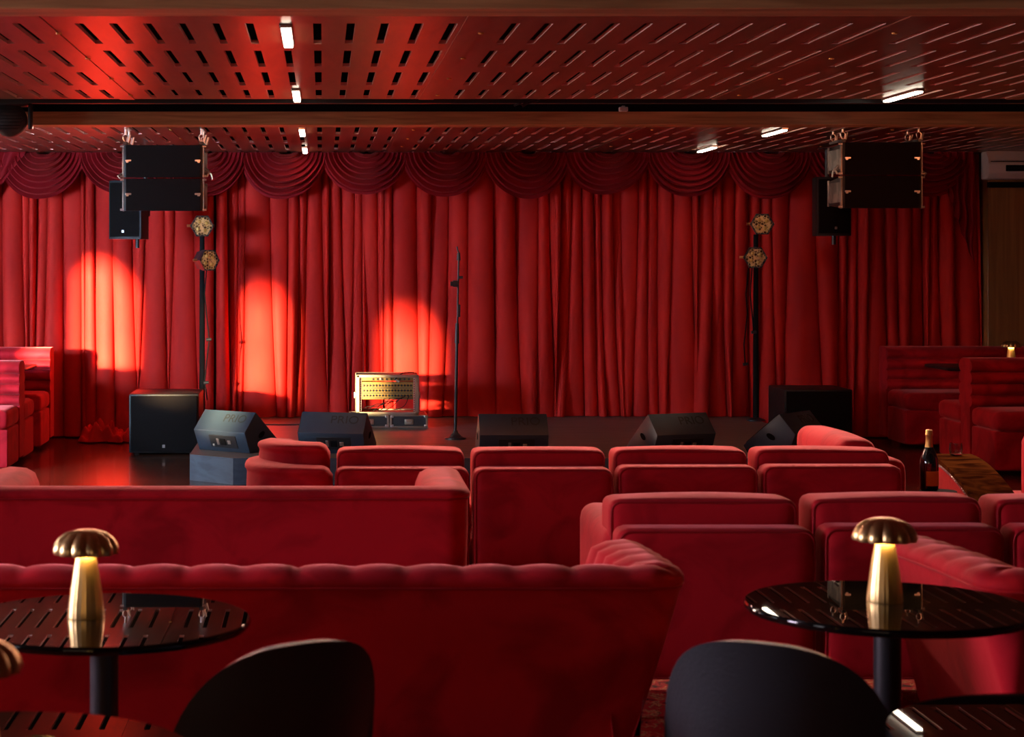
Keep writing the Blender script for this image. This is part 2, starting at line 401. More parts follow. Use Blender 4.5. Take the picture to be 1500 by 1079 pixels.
puddle(-1.96, 17.0, .40, .19, .012, 3); puddle(-1.74, 17.04, .30, .10, .012, 5)
# valance swags
vr = thing('curtain_valance', 'row of draped red velvet swags across the top of the stage curtain', 'valance', (0, 0, 0))
def swag(x0, x1, dep, seed):
    rn = random.Random(seed); bm = nbm(); nu, nv = 40, 120; nf = 7.5; g = []; zt = 2.585
    asym = rn.uniform(-.13, .13)
    for j in range(nv+1):
        v = j/nv; row = []
        for i in range(nu+1):
            u = i/nu; c = 2*u-1
            sh = max(0, 1-abs(c)**(2.2))**.62
            gather = .25+.75*(max(0, 1-c*c))**.5
            ft = (nf*v+.35*c*c*asym*8+.3) % 1; fold = ft/.8 if ft < .8 else (1-ft)/.2
            z = zt-dep*(.06+.94*v)*sh*(1+asym*c)-.004*v
            x = (x0+x1)/2+(x1-x0)/2*c*(.16+.84*v**.8)+.02*(1-v)
            y = CY-.27-.08*sh*math.sin(PI*min(1, v*.75+.2))-.105*fold*gather*(.8+.2*math.sin(v*9+seed))
            if v > .93: y += (v-.93)*.45; z += (v-.93)*.1
            row.append(bm.verts.new((x, y, z)))
        g.append(row)
    for a, b in zip(g, g[1:]):
        for k in range(nu): bm.faces.new((a[k], a[k+1], b[k+1], b[k]))
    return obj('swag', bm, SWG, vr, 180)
pitch = 116.6*CY/F; xs0 = (475-HX)*(CY-.1)/F
for k in range(-4, 8):
    a = xs0+k*pitch
    swag(a-.045, min(a+pitch+.045, 5.88), .385+.02*((k*7) % 3), 40+k)
def jabot(x0, w, L, flip):
    bm = nbm(); g = []; n = 48
    for j in range(31):
        v = j/30; row = []
        for i in range(n+1):
            u = i/n; uu = u if flip else 1-u
            le = L*(.25+.75*uu)                     # stepped tail, longest on the outside
            z = 2.585-le*v; x = x0+w*u*(1-.25*v*(1 if not flip else 1))+(.25*w*v if flip else 0)
            y = CY-.29-.045*abs(math.sin(u*PI*4.5+v*.6))-.02*v
            x += .012*math.sin(v*16+u*4)*v
            row.append(bm.verts.new((x, y, z)))
        g.append(row)
    for a, b in zip(g, g[1:]):
        for k in range(n): bm.faces.new((a[k], a[k+1], b[k+1], b[k]))
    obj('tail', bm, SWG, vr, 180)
jabot(-3.25, .60, .75, False); jabot(5.50, .34, 1.02, True)

# ============================================================ SOFAS
def upath(w, d, r, step=.02, left=True, right=True):
    segs = []
    if left:
        n = max(2, int((d-r)/step)); segs += [((-w/2, d-(d-r)*i/n), (-1, 0), (d-r)*(1-i/n)/(d-r)) for i in range(n)]
    n = 14
    segs += [((-w/2+r-r*math.cos(a), r-r*math.sin(a)), (-math.cos(a), -math.sin(a)), 0) for a in [PI/2*i/n for i in range(n)]]
    m = max(2, int((w-2*r)/step)); segs += [((-w/2+r+(w-2*r)*i/m, 0), (0, -1), 0) for i in range(m)]
    segs += [((w/2-r+r*math.sin(a), r-r*math.cos(a)), (math.sin(a), -math.cos(a)), 0) for a in [PI/2*i/n for i in range(n+1)]]
    if right:
        n = max(2, int((d-r)/step)); segs += [((w/2, r+(d-r)*i/n), (1, 0), i/n) for i in range(1, n+1)]
    return segs
def shell(bm, segs, hb, ha, th, fl, z0, zs, chan=0, cap=True, amp=.028, lean=0):
    s = 0; prev = None; L = []
    for (p, n, t) in segs:
        if prev: s += math.hypot(p[0]-prev[0], p[1]-prev[1])
        prev = p; L.append(s)
    T = L[-1]; rings = []
    for (p, n, t), s in zip(segs, L):
        h = hb+(ha-hb)*t**1.5
        e = min(s, T-s); sc = 1
        if cap and e < .06: sc = math.sqrt(max(.02, 1-(1-e/.06)**2)); h -= .05*(1-sc)
        b = abs(math.sin(PI*s/chan))**.45 if chan else .5
        k = .012*b if chan else 0
        th2 = th
        prof = [(-fl-.05, z0), (-fl, z0), (-fl*.80, z0+(h-z0)*.25), (-fl*.48, z0+(h-z0)*.5), (-fl*.2, z0+(h-z0)*.75), (-.004, h-.05), (0, h-.036), (.006, h-.030), (.006, h-.018+k*.5), (-.006, h-.006+k*.8), (-.025, h+k), (-.06, h+.008+k),
                (-th2+.045-amp*.2*b, h+.002+k), (-th2+.018-amp*b, h-.018+k), (-th2-amp*b, h-.06), (-th2-amp*b-.02, (h+zs)/2), (-th2-.02-amp*b, zs), (-th2-.02, z0+.02), (-th2-.02, z0)]
        mid = -th2/2; ring = []
        for (o, z) in prof:
            o2 = mid+(o-mid)*(.55+.45*sc) if z > z0+.05 else o
            ring.append(bm.verts.new((p[0]+n[0]*o2, p[1]+n[1]*o2, z)))
        rings.append(ring)
    m = len(rings[0])
    for a, b in zip(rings, rings[1:]):
        for k in range(m-1): bm.faces.new((a[k], a[k+1], b[k+1], b[k]))
        bm.faces.new((a[m-1], a[0], b[0], b[m-1]))
    bm.faces.new(rings[0][::-1]); bm.faces.new(rings[-1])
def pipe_along(bm, segs, hb, ha, drop=.036, r=.006):
    pts = []
    for (p, n, t) in segs[::3]+[segs[-1]]:
        h = hb+(ha-hb)*t**1.5-drop; pts.append((p[0]+n[0]*.001, p[1]+n[1]*.001, h))
    tube(bm, pts, r, 6)
def tub_sofa(lab, x0, x1, y0, dep, hb, ha, th, fl, chan, grp=None, r=.11, z0=.10):
    w = x1-x0; root = thing('sofa', lab, 'sofa', ((x0+x1)/2, y0, 0), 0, grp)
    sg = upath(w, dep, r)
    bm = nbm(); shell(bm, sg, hb, ha, th, fl, z0, .36, chan); obj('backrest', bm, VEL, root, 50)
    bm = nbm(); pipe_along(bm, sg, hb, ha); obj('piping', bm, VELP, root)
    bm = nbm(); soft(bm, (0, .12+(dep-.1)/2, .20), (w-2*th-2*fl+.06, dep-.14, .18), .03); obj('seat_base', bm, VEL, root)
    bm = nbm(); soft(bm, (0, .12+(dep-.06)/2, .37), (w-2*th-2*fl+.03, dep-.14, .15), .05, (0, 0, .02)); obj('seat_cushion', bm, VEL, root)
    for sx in (-1, 1):
        for yy in (.22, dep-.12):
            bm = nbm(); cyl(bm, (sx*(w/2-.28), yy, 0), (sx*(w/2-.28), yy, z0+.02), .018, .024); obj('leg', bm, BMET, root)
    return root
tub_sofa('long channelled red velvet sofa, nearest, behind the left table', -1.55, 1.01, 5.27, .86, .735, .70, .155, .17, .153)
tub_sofa('red velvet channelled sofa at right edge behind the right table', 1.745, 4.0, 5.02, .95, .765, .735, .16, .17, .153)
tub_sofa('plain-backed long red velvet sofa, second from the front on the left', -1.42, .59, 7.6, .80, .692, .70, .17, .02, 0, r=.10, z0=.04)

def module(name, lab, x0, x1, y0, zb, zf, zc, grp, seed=0, dep=.88, cw=0):
    w = x1-x0; r = thing(name, lab, 'sofa section', ((x0+x1)/2, y0, 0), 0, grp)
    bm = nbm(); soft(bm, (0, .085, (zb+zf)/2), (w-.008, .17, zf-zb), .045, (0, .004, .0)); obj('back_frame', bm, VEL, r)
    bm = nbm(); tube(bm, rrect((0, .012, (zb+zf)/2), w-.028, zf-zb-.02, .04), .0045, 6, closed=True); obj('piping', bm, VELP, r)
    ch = zc-.40
    bm = nbm(); soft(bm, (cw, .20+.10, .40+ch/2), (w-.03, .22, ch), .036, (0, .010, .012), wr=.003, seed=seed); cu = obj('back_cushion', bm, VEL, r)
    bm = nbm(); tube(bm, rrect((cw, .200, .40+ch/2), w-.048, ch-.018, .035), .0055, 6, closed=True); obj('piping', bm, VELP, cu)
    bm = nbm(); soft(bm, (0, .17+(dep-.17)/2, (zb+.30)/2+.0), (w-.01, dep-.17, .30-zb), .03); obj('seat_base', bm, VEL, r)
    bm = nbm(); soft(bm, (0, .40+(dep-.38)/2, .36), (w-.015, dep-.40, .14), .045, (0, 0, .015)); obj('seat_cushion', bm, VEL, r)
    for sx in (-1, 1):
        for yy in (.08, dep-.08):
            bm = nbm(); cyl(bm, (sx*(w/2-.07), yy, 0), (sx*(w/2-.07), yy, zb+.02), .016, .02); obj('leg', bm, BMET, r)
    return r
def arm(root, x0, x1, y0, y1, zb, zt, cush=None, cz=0):
    bm = nbm(); soft(bm, ((x0+x1)/2, (y0+y1)/2, (zb+zt)/2), (x1-x0, y1-y0, zt-zb), .06); obj('arm', bm, VEL, root)
    if cush:
        bm = nbm(); a, b, c, d = cush; soft(bm, ((a+b)/2, (c+d)/2, (.42+cz)/2), (b-a, d-c, cz-.42), .06, (.01, 0, .012), wr=.004); obj('arm_cushion', bm, VEL, root)
GD = 'sections of the red velvet sofa behind the right table'; GC = 'sections of the red velvet sofa along the stage front'
d1 = module('sofa_section', 'red velvet sofa section with left arm, behind the right black chair', 1.016, 1.716, 6.6, .15, .675, .752, GD, 1, cw=-.01)
arm(d1, -.36, -.22, .19, .92, .15, .66, (-.22, -.05, .42, .86), .70)
module('sofa_section', 'red velvet sofa section, two cushioned tiers, behind the right table lamp', 1.73, 2.368, 6.6, .15, .682, .755, GD, 2, cw=-.005)
d3 = module('sofa_section', 'red velvet sofa section cut off by the right picture edge, beside the lamp section', 2.38, 3.03, 6.6, .15, .682, .752, GD, 3)
arm(d3, .15, .32, .19, .92, .15, .66)
c1 = module('sofa_section', 'red velvet sofa section beside the rounded pink corner, in front of the second floor monitor', .055, .695, 8.92, .05, .635, .70, GC, 4)
module('sofa_section', 'red velvet sofa section directly in front of the middle floor monitor', .703, 1.365, 8.9, .05, .635, .70, GC, 5)
module('sofa_section', 'red velvet sofa section in front of the fourth floor monitor, between two like sections', 1.375, 2.04, 8.9, .05, .645, .702, GC, 6)
c4 = module('sofa_section', 'red velvet sofa end section with long side cushion, left of the bottle', 2.05, 2.715, 8.9, .05, .648, .702, GC, 7)
arm(c4, .305, .465, .38, 1.25, .05, .64, (.12, .31, .35, 1.22), .735)
# rounded left corner
rc = thing('sofa_section', 'rounded pinkish-lit red velvet corner section at left end of the stage-front sofa', 'sofa section', (.05, 8.92, 0), 0, GC)
def corner_segs(r, L, x0, yo):
    s = [((x0-.02*i, yo), (0, -1), 0) for i in range(3)]; bx = x0-.04
    s += [((bx-r*math.sin(a), yo+r-r*math.cos(a)), (-math.sin(a), -math.cos(a)), 0) for a in [PI/2*i/24 for i in range(1, 25)]]
    s += [((bx-r, yo+r+.03*i), (-1, 0), 0) for i in range(1, int(L/.03))]
    return s
bm = nbm(); shell(bm, corner_segs(.38, .24, -.0, 0.0)[::-1], .635, .635, .17, .0, .05, .2, 0); obj('back_frame', bm, VEL, rc, 50)
def corner_cushion():
    bm = nbm(); seg = corner_segs(.31, .10, -.012, .185)[::-1]
    shell(bm, seg, .725, .725, .20, .0, .42, .5, 0); return bm
obj('back_cushion', corner_cushion(), VEL, rc, 50)
bm = nbm(); soft(bm, (-.19, .42, .20), (.36, .60, .30), .04); obj('seat_base', bm, VEL, rc)
bm = nbm(); soft(bm, (-.12, .62, .37), (.22, .3, .13), .04); obj('seat_cushion', bm, VEL, rc)

# ============================================================ BOOTHS
def booth(lab, x0, x1, y_back, near, far, zt=.83, flip=1):
    """spine centred on y_back; near bench faces the camera, far bench faces the curtain"""
    L = x1-x0; r = thing('booth_bench', lab, 'booth', ((x0+x1)/2, y_back, 0))
    t = .11; prof = []; nb = 4; z0 = .47; hh = (zt-z0)/nb
    # near side bumps going up, then far side bumps going down
    def bumps(side, on):
        o = []
        for k in range(nb):
            for q in range(9):
                s = q/8; o.append((side*(t+(.045*math.sin(PI*s)**.6 if on else 0)), z0+hh*(k+s)))
        return o
    prof = [(-t, .06)]+bumps(-1, near)+[(-t+.03, zt+.015), (t-.03, zt+.015)]+bumps(1, far)[::-1]+[(t, .06)]
    cl = [prof[0]]
    for p in prof[1:]:
        if abs(p[0]-cl[-1][0])+abs(p[1]-cl[-1][1]) > 1e-5: cl.append(p)
    bm = nbm(); prism(bm, cl, -L/2, L/2); obj('backrest', bm, VEL, r, 35)
    for on, sd in ((near, -1), (far, 1)):
        if not on: continue
        bm = nbm(); soft(bm, (0, sd*(t+.29), .40), (L-.004, .58, .15), .05, (0, .01, .01)); obj('seat', bm, VEL, r)
        bm = nbm(); soft(bm, (0, sd*(t+.28), .18), (L-.012, .54, .30), .02); obj('base', bm, VEL, r)
    return r
booth('red velvet booth bench with channelled back against the curtain, far right', 4.99, 7.7, 17.02, True, False)
booth('back-to-back red velvet booth with lit end panel, right side of room', 5.04, 7.7, 14.98, True, True)
booth('red velvet booth bench with channelled back against the curtain, far left', -5.0, -2.38, 16.85, True, False)
booth('back-to-back red velvet booth cut by the left picture edge', -5.0, -2.38, 15.15, True, True, zt=.80)

# ============================================================ TABLES, LAMPS, CHAIRS
def round_table(lab, x, y, r=.35, h=.75, grp=None, rp=.034):
    t = thing('round_table', lab, 'table', (x, y, 0), 0, grp)
    bm = nbm(); lathe(bm, [(r-.03, h-.024), (r-.006, h-.020), (r, h-.012), (r, h-.006), (r-.004, h), (r*.5, h)], 96); obj('table_top', bm, TOP, t)
    bm = nbm(); lathe(bm, [(rp, .02), (rp, h-.05), (rp+.02, h-.045), (.13, h-.03), (.13, h-.022)], 28); obj('pedestal', bm, BMET, t)
    bm = nbm(); lathe(bm, [(.22, 0), (.22, .01), (.20, .018), (rp, .03)], 40); obj('base', bm, BMET, t)
    return t
tb = round_table('glossy black round table at left with gold mushroom lamp', -.52, 4.56)
dup(tb, (1.405, 4.75, 0), 0, 'glossy black round table at right with gold mushroom lamp')
dup(tb, (-.56, 3.27, 0), 0, 'black round table cut off at the bottom left corner')
dup(tb, (1.37, 3.42, 0), 0, 'black round table cut off at the bottom right corner')
def mushroom_lamp(lab, x, y, z):
    t = thing('table_lamp', lab, 'lamp', (x, y, z), R(8))
    fl = lambda a, r, zz: 1+.03*abs(math.sin(a*11))
    bm = nbm(); lathe(bm, [(.042, 0), (.043, .004), (.041, .03), (.036, .07), (.030, .11), (.025, .14), (.022, .158), (.020, .162)], 96, mod=fl); obj('stem', bm, GOLD, t)
    sc = lambda a, r, zz: 1+.11*abs(math.sin(a*6))**.8*min(1, r/.05)
    bm = nbm(); lathe(bm, [(.012, .168), (.040, .164), (.066, .156), (.071, .154), (.073, .160), (.070, .174), (.060, .190), (.045, .202), (.026, .209), (.008, .211)], 144, mod=sc); obj('lamp_shade', bm, GOLD, t, 60)
    bm = nbm(); lathe(bm, [(.030, .158), (.030, .163), (.02, .164)], 24); obj('light_ring', bm, WARMDIF, t)
    l = bpy.data.lights.new('lamp_glow', 'AREA'); l.shape = 'DISK'; l.size = .11; l.energy = .9; l.color = (1, .55, .16)
    lo = bpy.data.objects.new('lamp_glow', l); C.objects.link(lo); lo.parent = t; lo.location = (0, 0, .153)
    return t
lm = mushroom_lamp('gold mushroom lamp standing on the left black round table', (126-HX)*4.57/F, 4.57, .75)
lr = dup(lm, ((1296-HX)*4.78/F, 4.78, .75), R(-20), 'gold mushroom lamp standing on the right black round table')
lf = dup(lm, ((-36-HX)*3.25/F, 3.25, .75), R(5), 'gold lamp on the bottom-left corner table, only its rim in view')
for o in (lm, lr, lf): o['group'] = 'gold mushroom table lamps'
def bt(lab, x, y, rx=.35):
    t = thing('booth_table', lab, 'table', (x, y, 0)); h = .73
    bm = nbm(); soft(bm, (0, 0, h-.015), (1.1, .62, .03), .014, n=10); obj('table_top', bm, BMET, t)
    bm = nbm(); cyl(bm, (0, 0, .015), (0, 0, h-.03), .035); obj('pedestal', bm, BMET, t)
    bm = nbm(); lathe(bm, [(.14, 0), (.14, .01), (.03, .03)], 32); obj('base', bm, BMET, t)
bt('dark booth table between the two right-hand booths', 5.69, 16.02); bt('dark booth table between the two left-hand booths', -2.98, 15.98)
tl = dup(lm, ((1481-HX)*16.0/F, 16.0, .73), 0, 'small gold lamp on the far right booth table by the oak wall'); tl['group'] = 'gold mushroom table lamps'
def chair(lab, x, y, rz, w=.225, ztop=.822):
    t = thing('lounge_chair', lab, 'chair', (x, y, 0), rz)
    bm = nbm(); g = []; n, m = 36, 22; Rr = .252
    def P(i, j, off):
        u = 2*i/n-1; v = j/m
        ang = u*R(78); top = .44+(ztop-.44)*max(0, 1-abs(u)**2.6)**.62
        z = .40+(top-.40)*v; lean = -.06*v
        rr = Rr+off-.02*(1-v)
        return Vector((rr*math.sin(ang), -rr*math.cos(ang)*.82+.02+lean, z))
    fr = [[bm.verts.new(P(i, j, .018)) for j in range(m+1)] for i in range(n+1)]
    bk = [[bm.verts.new(P(i, j, -.018)) for j in range(m+1)] for i in range(n+1)]
    for G in (fr, bk):
        for i in range(n):
            for j in range(m): bm.faces.new((G[i][j], G[i+1][j], G[i+1][j+1], G[i][j+1]))
    for i in range(n):
        bm.faces.new((fr[i][m], fr[i+1][m], bk[i+1][m], bk[i][m])); bm.faces.new((fr[i][0], fr[i+1][0], bk[i+1][0], bk[i][0]))
    for j in range(m):
        bm.faces.new((fr[0][j], fr[0][j+1], bk[0][j+1], bk[0][j])); bm.faces.new((fr[n][j], fr[n][j+1], bk[n][j+1], bk[n][j]))
    edge = [e for e in bm.edges if e.calc_face_angle(0) > R(60)]
    bmesh.ops.bevel(bm, geom=edge, offset=.010, segments=3, profile=.5, affect='EDGES')
    obj('backrest', bm, LEA, t, 50)
    bm = nbm(); lathe(bm, [(.10, .39), (.205, .395), (.222, .42), (.222, .445), (.205, .465), (.10, .472), (.02, .472)], 40, (0, .02, 0)); obj('seat', bm, LEA, t, 60)
    for sx in (-1, 1):
        for sy in (-1, 1):
            bm = nbm(); cyl(bm, (sx*.21, .02+sy*.21, 0), (sx*.14, .02+sy*.14, .40), .011, .014, 12); obj('leg', bm, BMET, t)
    return t
c0 = chair('black rounded chair back at lower left, left of centre', -.165, 4.12, R(32))
dup(c0, (1.02, 4.12, 0), R(-30), 'black rounded chair back at lower right, below the right table')
bm = nbm(); lathe(bm, [(.026, 0), (.030, .004), (.031, .045), (.029, .05), (.026, .048), (.025, .01), (.01, .008)], 28, (-.475, 3.20, .75)); tag(obj('candle_holder', bm, BMET), 'small black round holder on the bottom left corner table', 'candle holder')

# ============================================================ STAGE GEAR
WP = [(-.10, 0), (-.165, .155), (-.035, .30), (.255, .055), (.22, 0)]
def wedge(lab, x, y, rz, back=True):
    t = thing('floor_monitor', lab, 'stage monitor', (x, y, SZ), rz, 'wedge floor monitors on the stage'); w = .50
    bm = nbm(); prism(bm, WP, -w/2, w/2, bev=.006); obj('cabinet', bm, WEDGE, t, 25)
    # grille on the slanted baffle
    d = Vector((0, .29, -.245)).normalized(); n = Vector((0, .245, .29)).normalized()
    bm = nbm(); box(bm, Vector((0, .11, .1775))+n*.004, (w-.04, .33, .010), .002, 1, rot=('X', math.atan2(-.245, .29))); obj('grille', bm, GRL, t)
    # end handles
    for sx in (-1, 1):
        bm = nbm(); pts = [(sx*(w/2+.0005), .03+.035*math.cos(a), .13+.022*math.sin(a)+.012*math.cos(a)) for a in [2*PI*k/20 for k in range(20)]]
        vs = [bm.verts.new(p) for p in pts]; bm.faces.new(vs)
        vs2 = [bm.verts.new((p[0]+sx*.002, p[1], p[2])) for p in pts]; bm.faces.new(vs2)
        for k in range(20): bm.faces.new((vs[k], vs[(k+1) % 20], vs2[(k+1) % 20], vs2[k]))
        obj('handle', bm, BLACK, t)
    # lettering on the sloping upper back
    a = Vector((0, .13, .145)).normalized(); nn = Vector((0, -.145, .13)).normalized()
    mt = Matrix(((1, 0, 0, .09), (0, a.y, nn.y, -.165+.13*.62), (0, a.z, nn.z, .155+.145*.62), (0, 0, 0, 1))); mt.translation += nn*.0005
    text('lettering', 'PRIO', .10, EMB, t, mt, .0015)
    # connector plate on the lower back
    u = Vector((0, -.065, .155)).normalized(); m2 = Vector((0, -.155, -.065)).normalized(); rotx = math.atan2(.155, -.065)
    c = Vector((.02, -.1325, .0775))
    bm = nbm(); box(bm, c+m2*.002, (.26, .10, .006), .001, 1, rot=('X', rotx)); pt = obj('connector_plate', bm, BMET, t)
    for k, (dx, du, ww, hh) in enumerate(((-.05, 0, .02, .05), (-.10, -.03, .018, .018), (.0, 0, .05, .05), (.06, 0, .03, .03))):
        bm = nbm(); box(bm, c+Vector((dx, 0, 0))+u*du+m2*.007, (ww, hh, .006), .001, 1, rot=('X', rotx)); obj('socket' if k != 2 else 'display', bm, (SIL, SIL, BLACK, SIL)[k], pt)
    return t
w1 = wedge('angled floor monitor on the stage corner, bluish, showing its connector panel', -.665, 14.28, R(-38))
dup(w1, ((492-HX)*14.1/F, 14.15, SZ), R(-15), 'second floor monitor from the left, below the gold-lit equipment rack')
dup(w1, ((750-HX)*14.0/F, 14.0, SZ), 0, 'middle floor monitor facing square on, right of the microphone stand')
dup(w1, ((990-HX)*14.0/F, 14.05, SZ), R(22), 'fourth floor monitor from the left, side with handle hole turned left')
dup(w1, ((1160-HX)*14.1/F, 14.15, SZ), R(50), 'rightmost floor monitor, large bluish side with handle hole')
def sub(lab, x0, x1, y0, y1, h):
    t = thing('subwoofer', lab, 'speaker', ((x0+x1)/2, y0, 0), 0, 'black subwoofers flanking the stage'); w = x1-x0; d = y1-y0
    bm = nbm(); box(bm, (0, d/2+.01, h/2+.008), (w, d-.02, h-.016), .012, 2); obj('cabinet', bm, BPL, t)
    bm = nbm(); box(bm, (0, .004, h/2+.008), (w-.03, .02, h-.046), .006, 2); obj('grille', bm, GRL, t)
    bm = nbm(); box(bm, (0, -.008, .075), (.022, .004, .026), .001, 1); obj('badge', bm, SIL, t)
    for sx in (-1, 1):
        for yy in (.06, d-.06):
            bm = nbm(); cyl(bm, (sx*(w/2-.06), yy, 0), (sx*(w/2-.06), yy, .012), .02); obj('foot', bm, BMET, t)
sub('black subwoofer box on the dark wood floor left of the stage', -1.60, -1.02, 15.8, 16.45, .505)
sub('black subwoofer box half hidden behind the rightmost floor monitor', 3.92, 4.50, 16.2, 16.8, .515)
def pa(lab, x, y, z0, rz):
    t = thing('wall_speaker', lab, 'speaker', (x, y, z0), rz, 'black upright loudspeakers hanging by the curtain')
    w, h, d = .30, .50, .28
    bm = nbm(); pr = [(-w/2, 0), (w/2, 0), (w/2-.03, d), (-w/2+.03, d)]
    pr = [(-w/2+w*i/12, -.03*math.sin(PI*i/12)) for i in range(13)]+[(w/2, .04), (w/2-.06, d), (-w/2+.06, d), (-w/2, .04)]
    a = [bm.verts.new((x_, y_, 0)) for x_, y_ in pr]; b = [bm.verts.new((x_, y_, h)) for x_, y_ in pr]
    for k in range(len(pr)): bm.faces.new((a[k], a[(k+1) % len(pr)], b[(k+1) % len(pr)], b[k]))
    bm.faces.new(a[::-1]); bm.faces.new(b); obj('cabinet', bm, BPL, t, 30)
    bm = nbm(); g = []
    for i in range(13):
        s = i/12; xx = -w/2+.012+(w-.024)*s; yy = -.034*math.sin(PI*(.04+.92*s))-.002
        g.append((bm.verts.new((xx, yy, .02)), bm.verts.new((xx, yy, h-.02)), bm.verts.new((xx, yy+.006, .02)), bm.verts.new((xx, yy+.006, h-.02))))
    for p, q in zip(g, g[1:]):
        bm.faces.new((p[0], q[0], q[1], p[1])); bm.faces.new((p[2], q[2], q[3], p[3])); bm.faces.new((p[0], q[0], q[2], p[2])); bm.faces.new((p[1], q[1], q[3], p[3]))
    obj('grille', bm, GRL, t, 30)
    bm = nbm(); box(bm, (0, -.041, .065), (.02, .006, .022), .001, 1); obj('badge', bm, SIL, t)
    bm = nbm(); cyl(bm, (.05, d/2, -.075), (.05, d/2, .0), .018); obj('pole_socket', bm, BMET, t)
    bm = nbm(); cyl(bm, (.05, d+.02, h*.5), (.05, d+.02, CH-z0), .018); box(bm, (.05, d, h*.5), (.08, .06, .10)); box(bm, (.05, d+.02, CH-z0-.006), (.12, .10, .012)); obj('mounting_pole', bm, BMET, t)
pa('upright black loudspeaker hanging behind the left pair of stacked speakers', (183-HX)*16.3/F, 16.3, CZ-(350-HY)*16.3/F, R(-20))
pa('upright black loudspeaker in shadow behind the right pair of stacked speakers', (1222-HX)*16.3/F, 16.3, CZ-(345-HY)*16.3/F, R(6))
def array(side, x, y, z):
    w, h, d = .585, .245, .40
    for k, nm in ((0, 'upper'), (1, 'lower')):
        t = thing('line_array_speaker', f'{nm} black cabinet of the pair of speakers hung from the ceiling at {side}', 'speaker', (x, y, z-h*(k+1)-.003*k), R(0), 'wide black speakers hung from the ceiling')
        bm = nbm(); prism(bm, [(0, .002), (d, .03), (d, h-.03), (0, h-.002)], -w/2, w/2, bev=.006); obj('cabinet', bm, BPL, t, 25)
        bm = nbm(); box(bm, (0, -.005, h/2), (w-.03, .016, h-.006), .003, 1); obj('grille', bm, GRL, t)
        for sx in (-1, 1):
            bm = nbm(); box(bm, (sx*(w/2+.006), .018, h/2), (.012, .03, h), .002, 1); box(bm, (sx*(w/2+.006), d/2, h/2), (.006, d-.06, h*.62), .004, 1)
            box(bm, (sx*(w/2+.006), d-.03, h/2), (.012, .03, h*.8), .002, 1)
            obj('side_frame', bm, GRY, t)
            bm = nbm(); box(bm, (sx*(w/2-.035), -.016, h*.52), (.045, .008, .014), .003, 1); box(bm, (sx*(w/2-.028), -.016, h*.48), (.02, .008, .014), .003, 1); obj('latch', bm, SIL, t)
            for zz in (.012, h-.012):
                bm = nbm(); cyl(bm, (sx*(w/2+.0), .01, zz), (sx*(w/2+.028), .01, zz), .010, .008, 10); obj('pin', bm, SIL, t)
    t = thing('rigging_frame', f'metal rigging hooks holding the speakers hung from the ceiling at {side}', 'rigging', (x, y, z))
    for sx in (-1, 1):
        bm = nbm(); box(bm, (sx*(w/2-.01), .18, .012), (.03, .36, .022), .003, 1); obj('rail', bm, BMET, t)
        for yy in (.03, .30):
            bm = nbm(); xx = sx*(w/2-.01); top = CH-z
            tube(bm, [(xx, yy, .02), (xx+.016, yy, .04), (xx+.018, yy, .065), (xx, yy, .085), (xx-.018, yy, .065), (xx-.016, yy, .04)], .006, 8, closed=True)
            cyl(bm, (xx, yy, .075), (xx, yy, top), .010, .010, 10); cyl(bm, (xx+.02, yy, .02), (xx+.035, yy, .075), .011, .008, 10); obj('shackle', bm, SIL, t)
    bm = nbm(); sx = 1 if side == 'left' else -1
    tube(bm, [(sx*(w/2+.02), .05, -.17), (sx*(w/2+.05), .04, -.20), (sx*(w/2+.03), .03, -.235)], .008, 8); tube(bm, [(sx*(w/2+.02), .05, -.20), (sx*(w/2+.06), .04, -.215), (sx*(w/2+.07), .03, -.26)], .007, 8)
    tube(bm, [(-sx*(w/2+.02), .05, -.21), (-sx*(w/2+.05), .04, -.23), (-sx*(w/2+.03), .03, -.25)], .006, 8); obj('safety_hook', bm, SIL, t)
array('left', (239-HX)*14.2/F, 14.2, CZ-(212-HY)*14.2/F)
array('right', (1292-HX)*14.2/F, 14.2, CZ-(208-HY)*14.2/F)
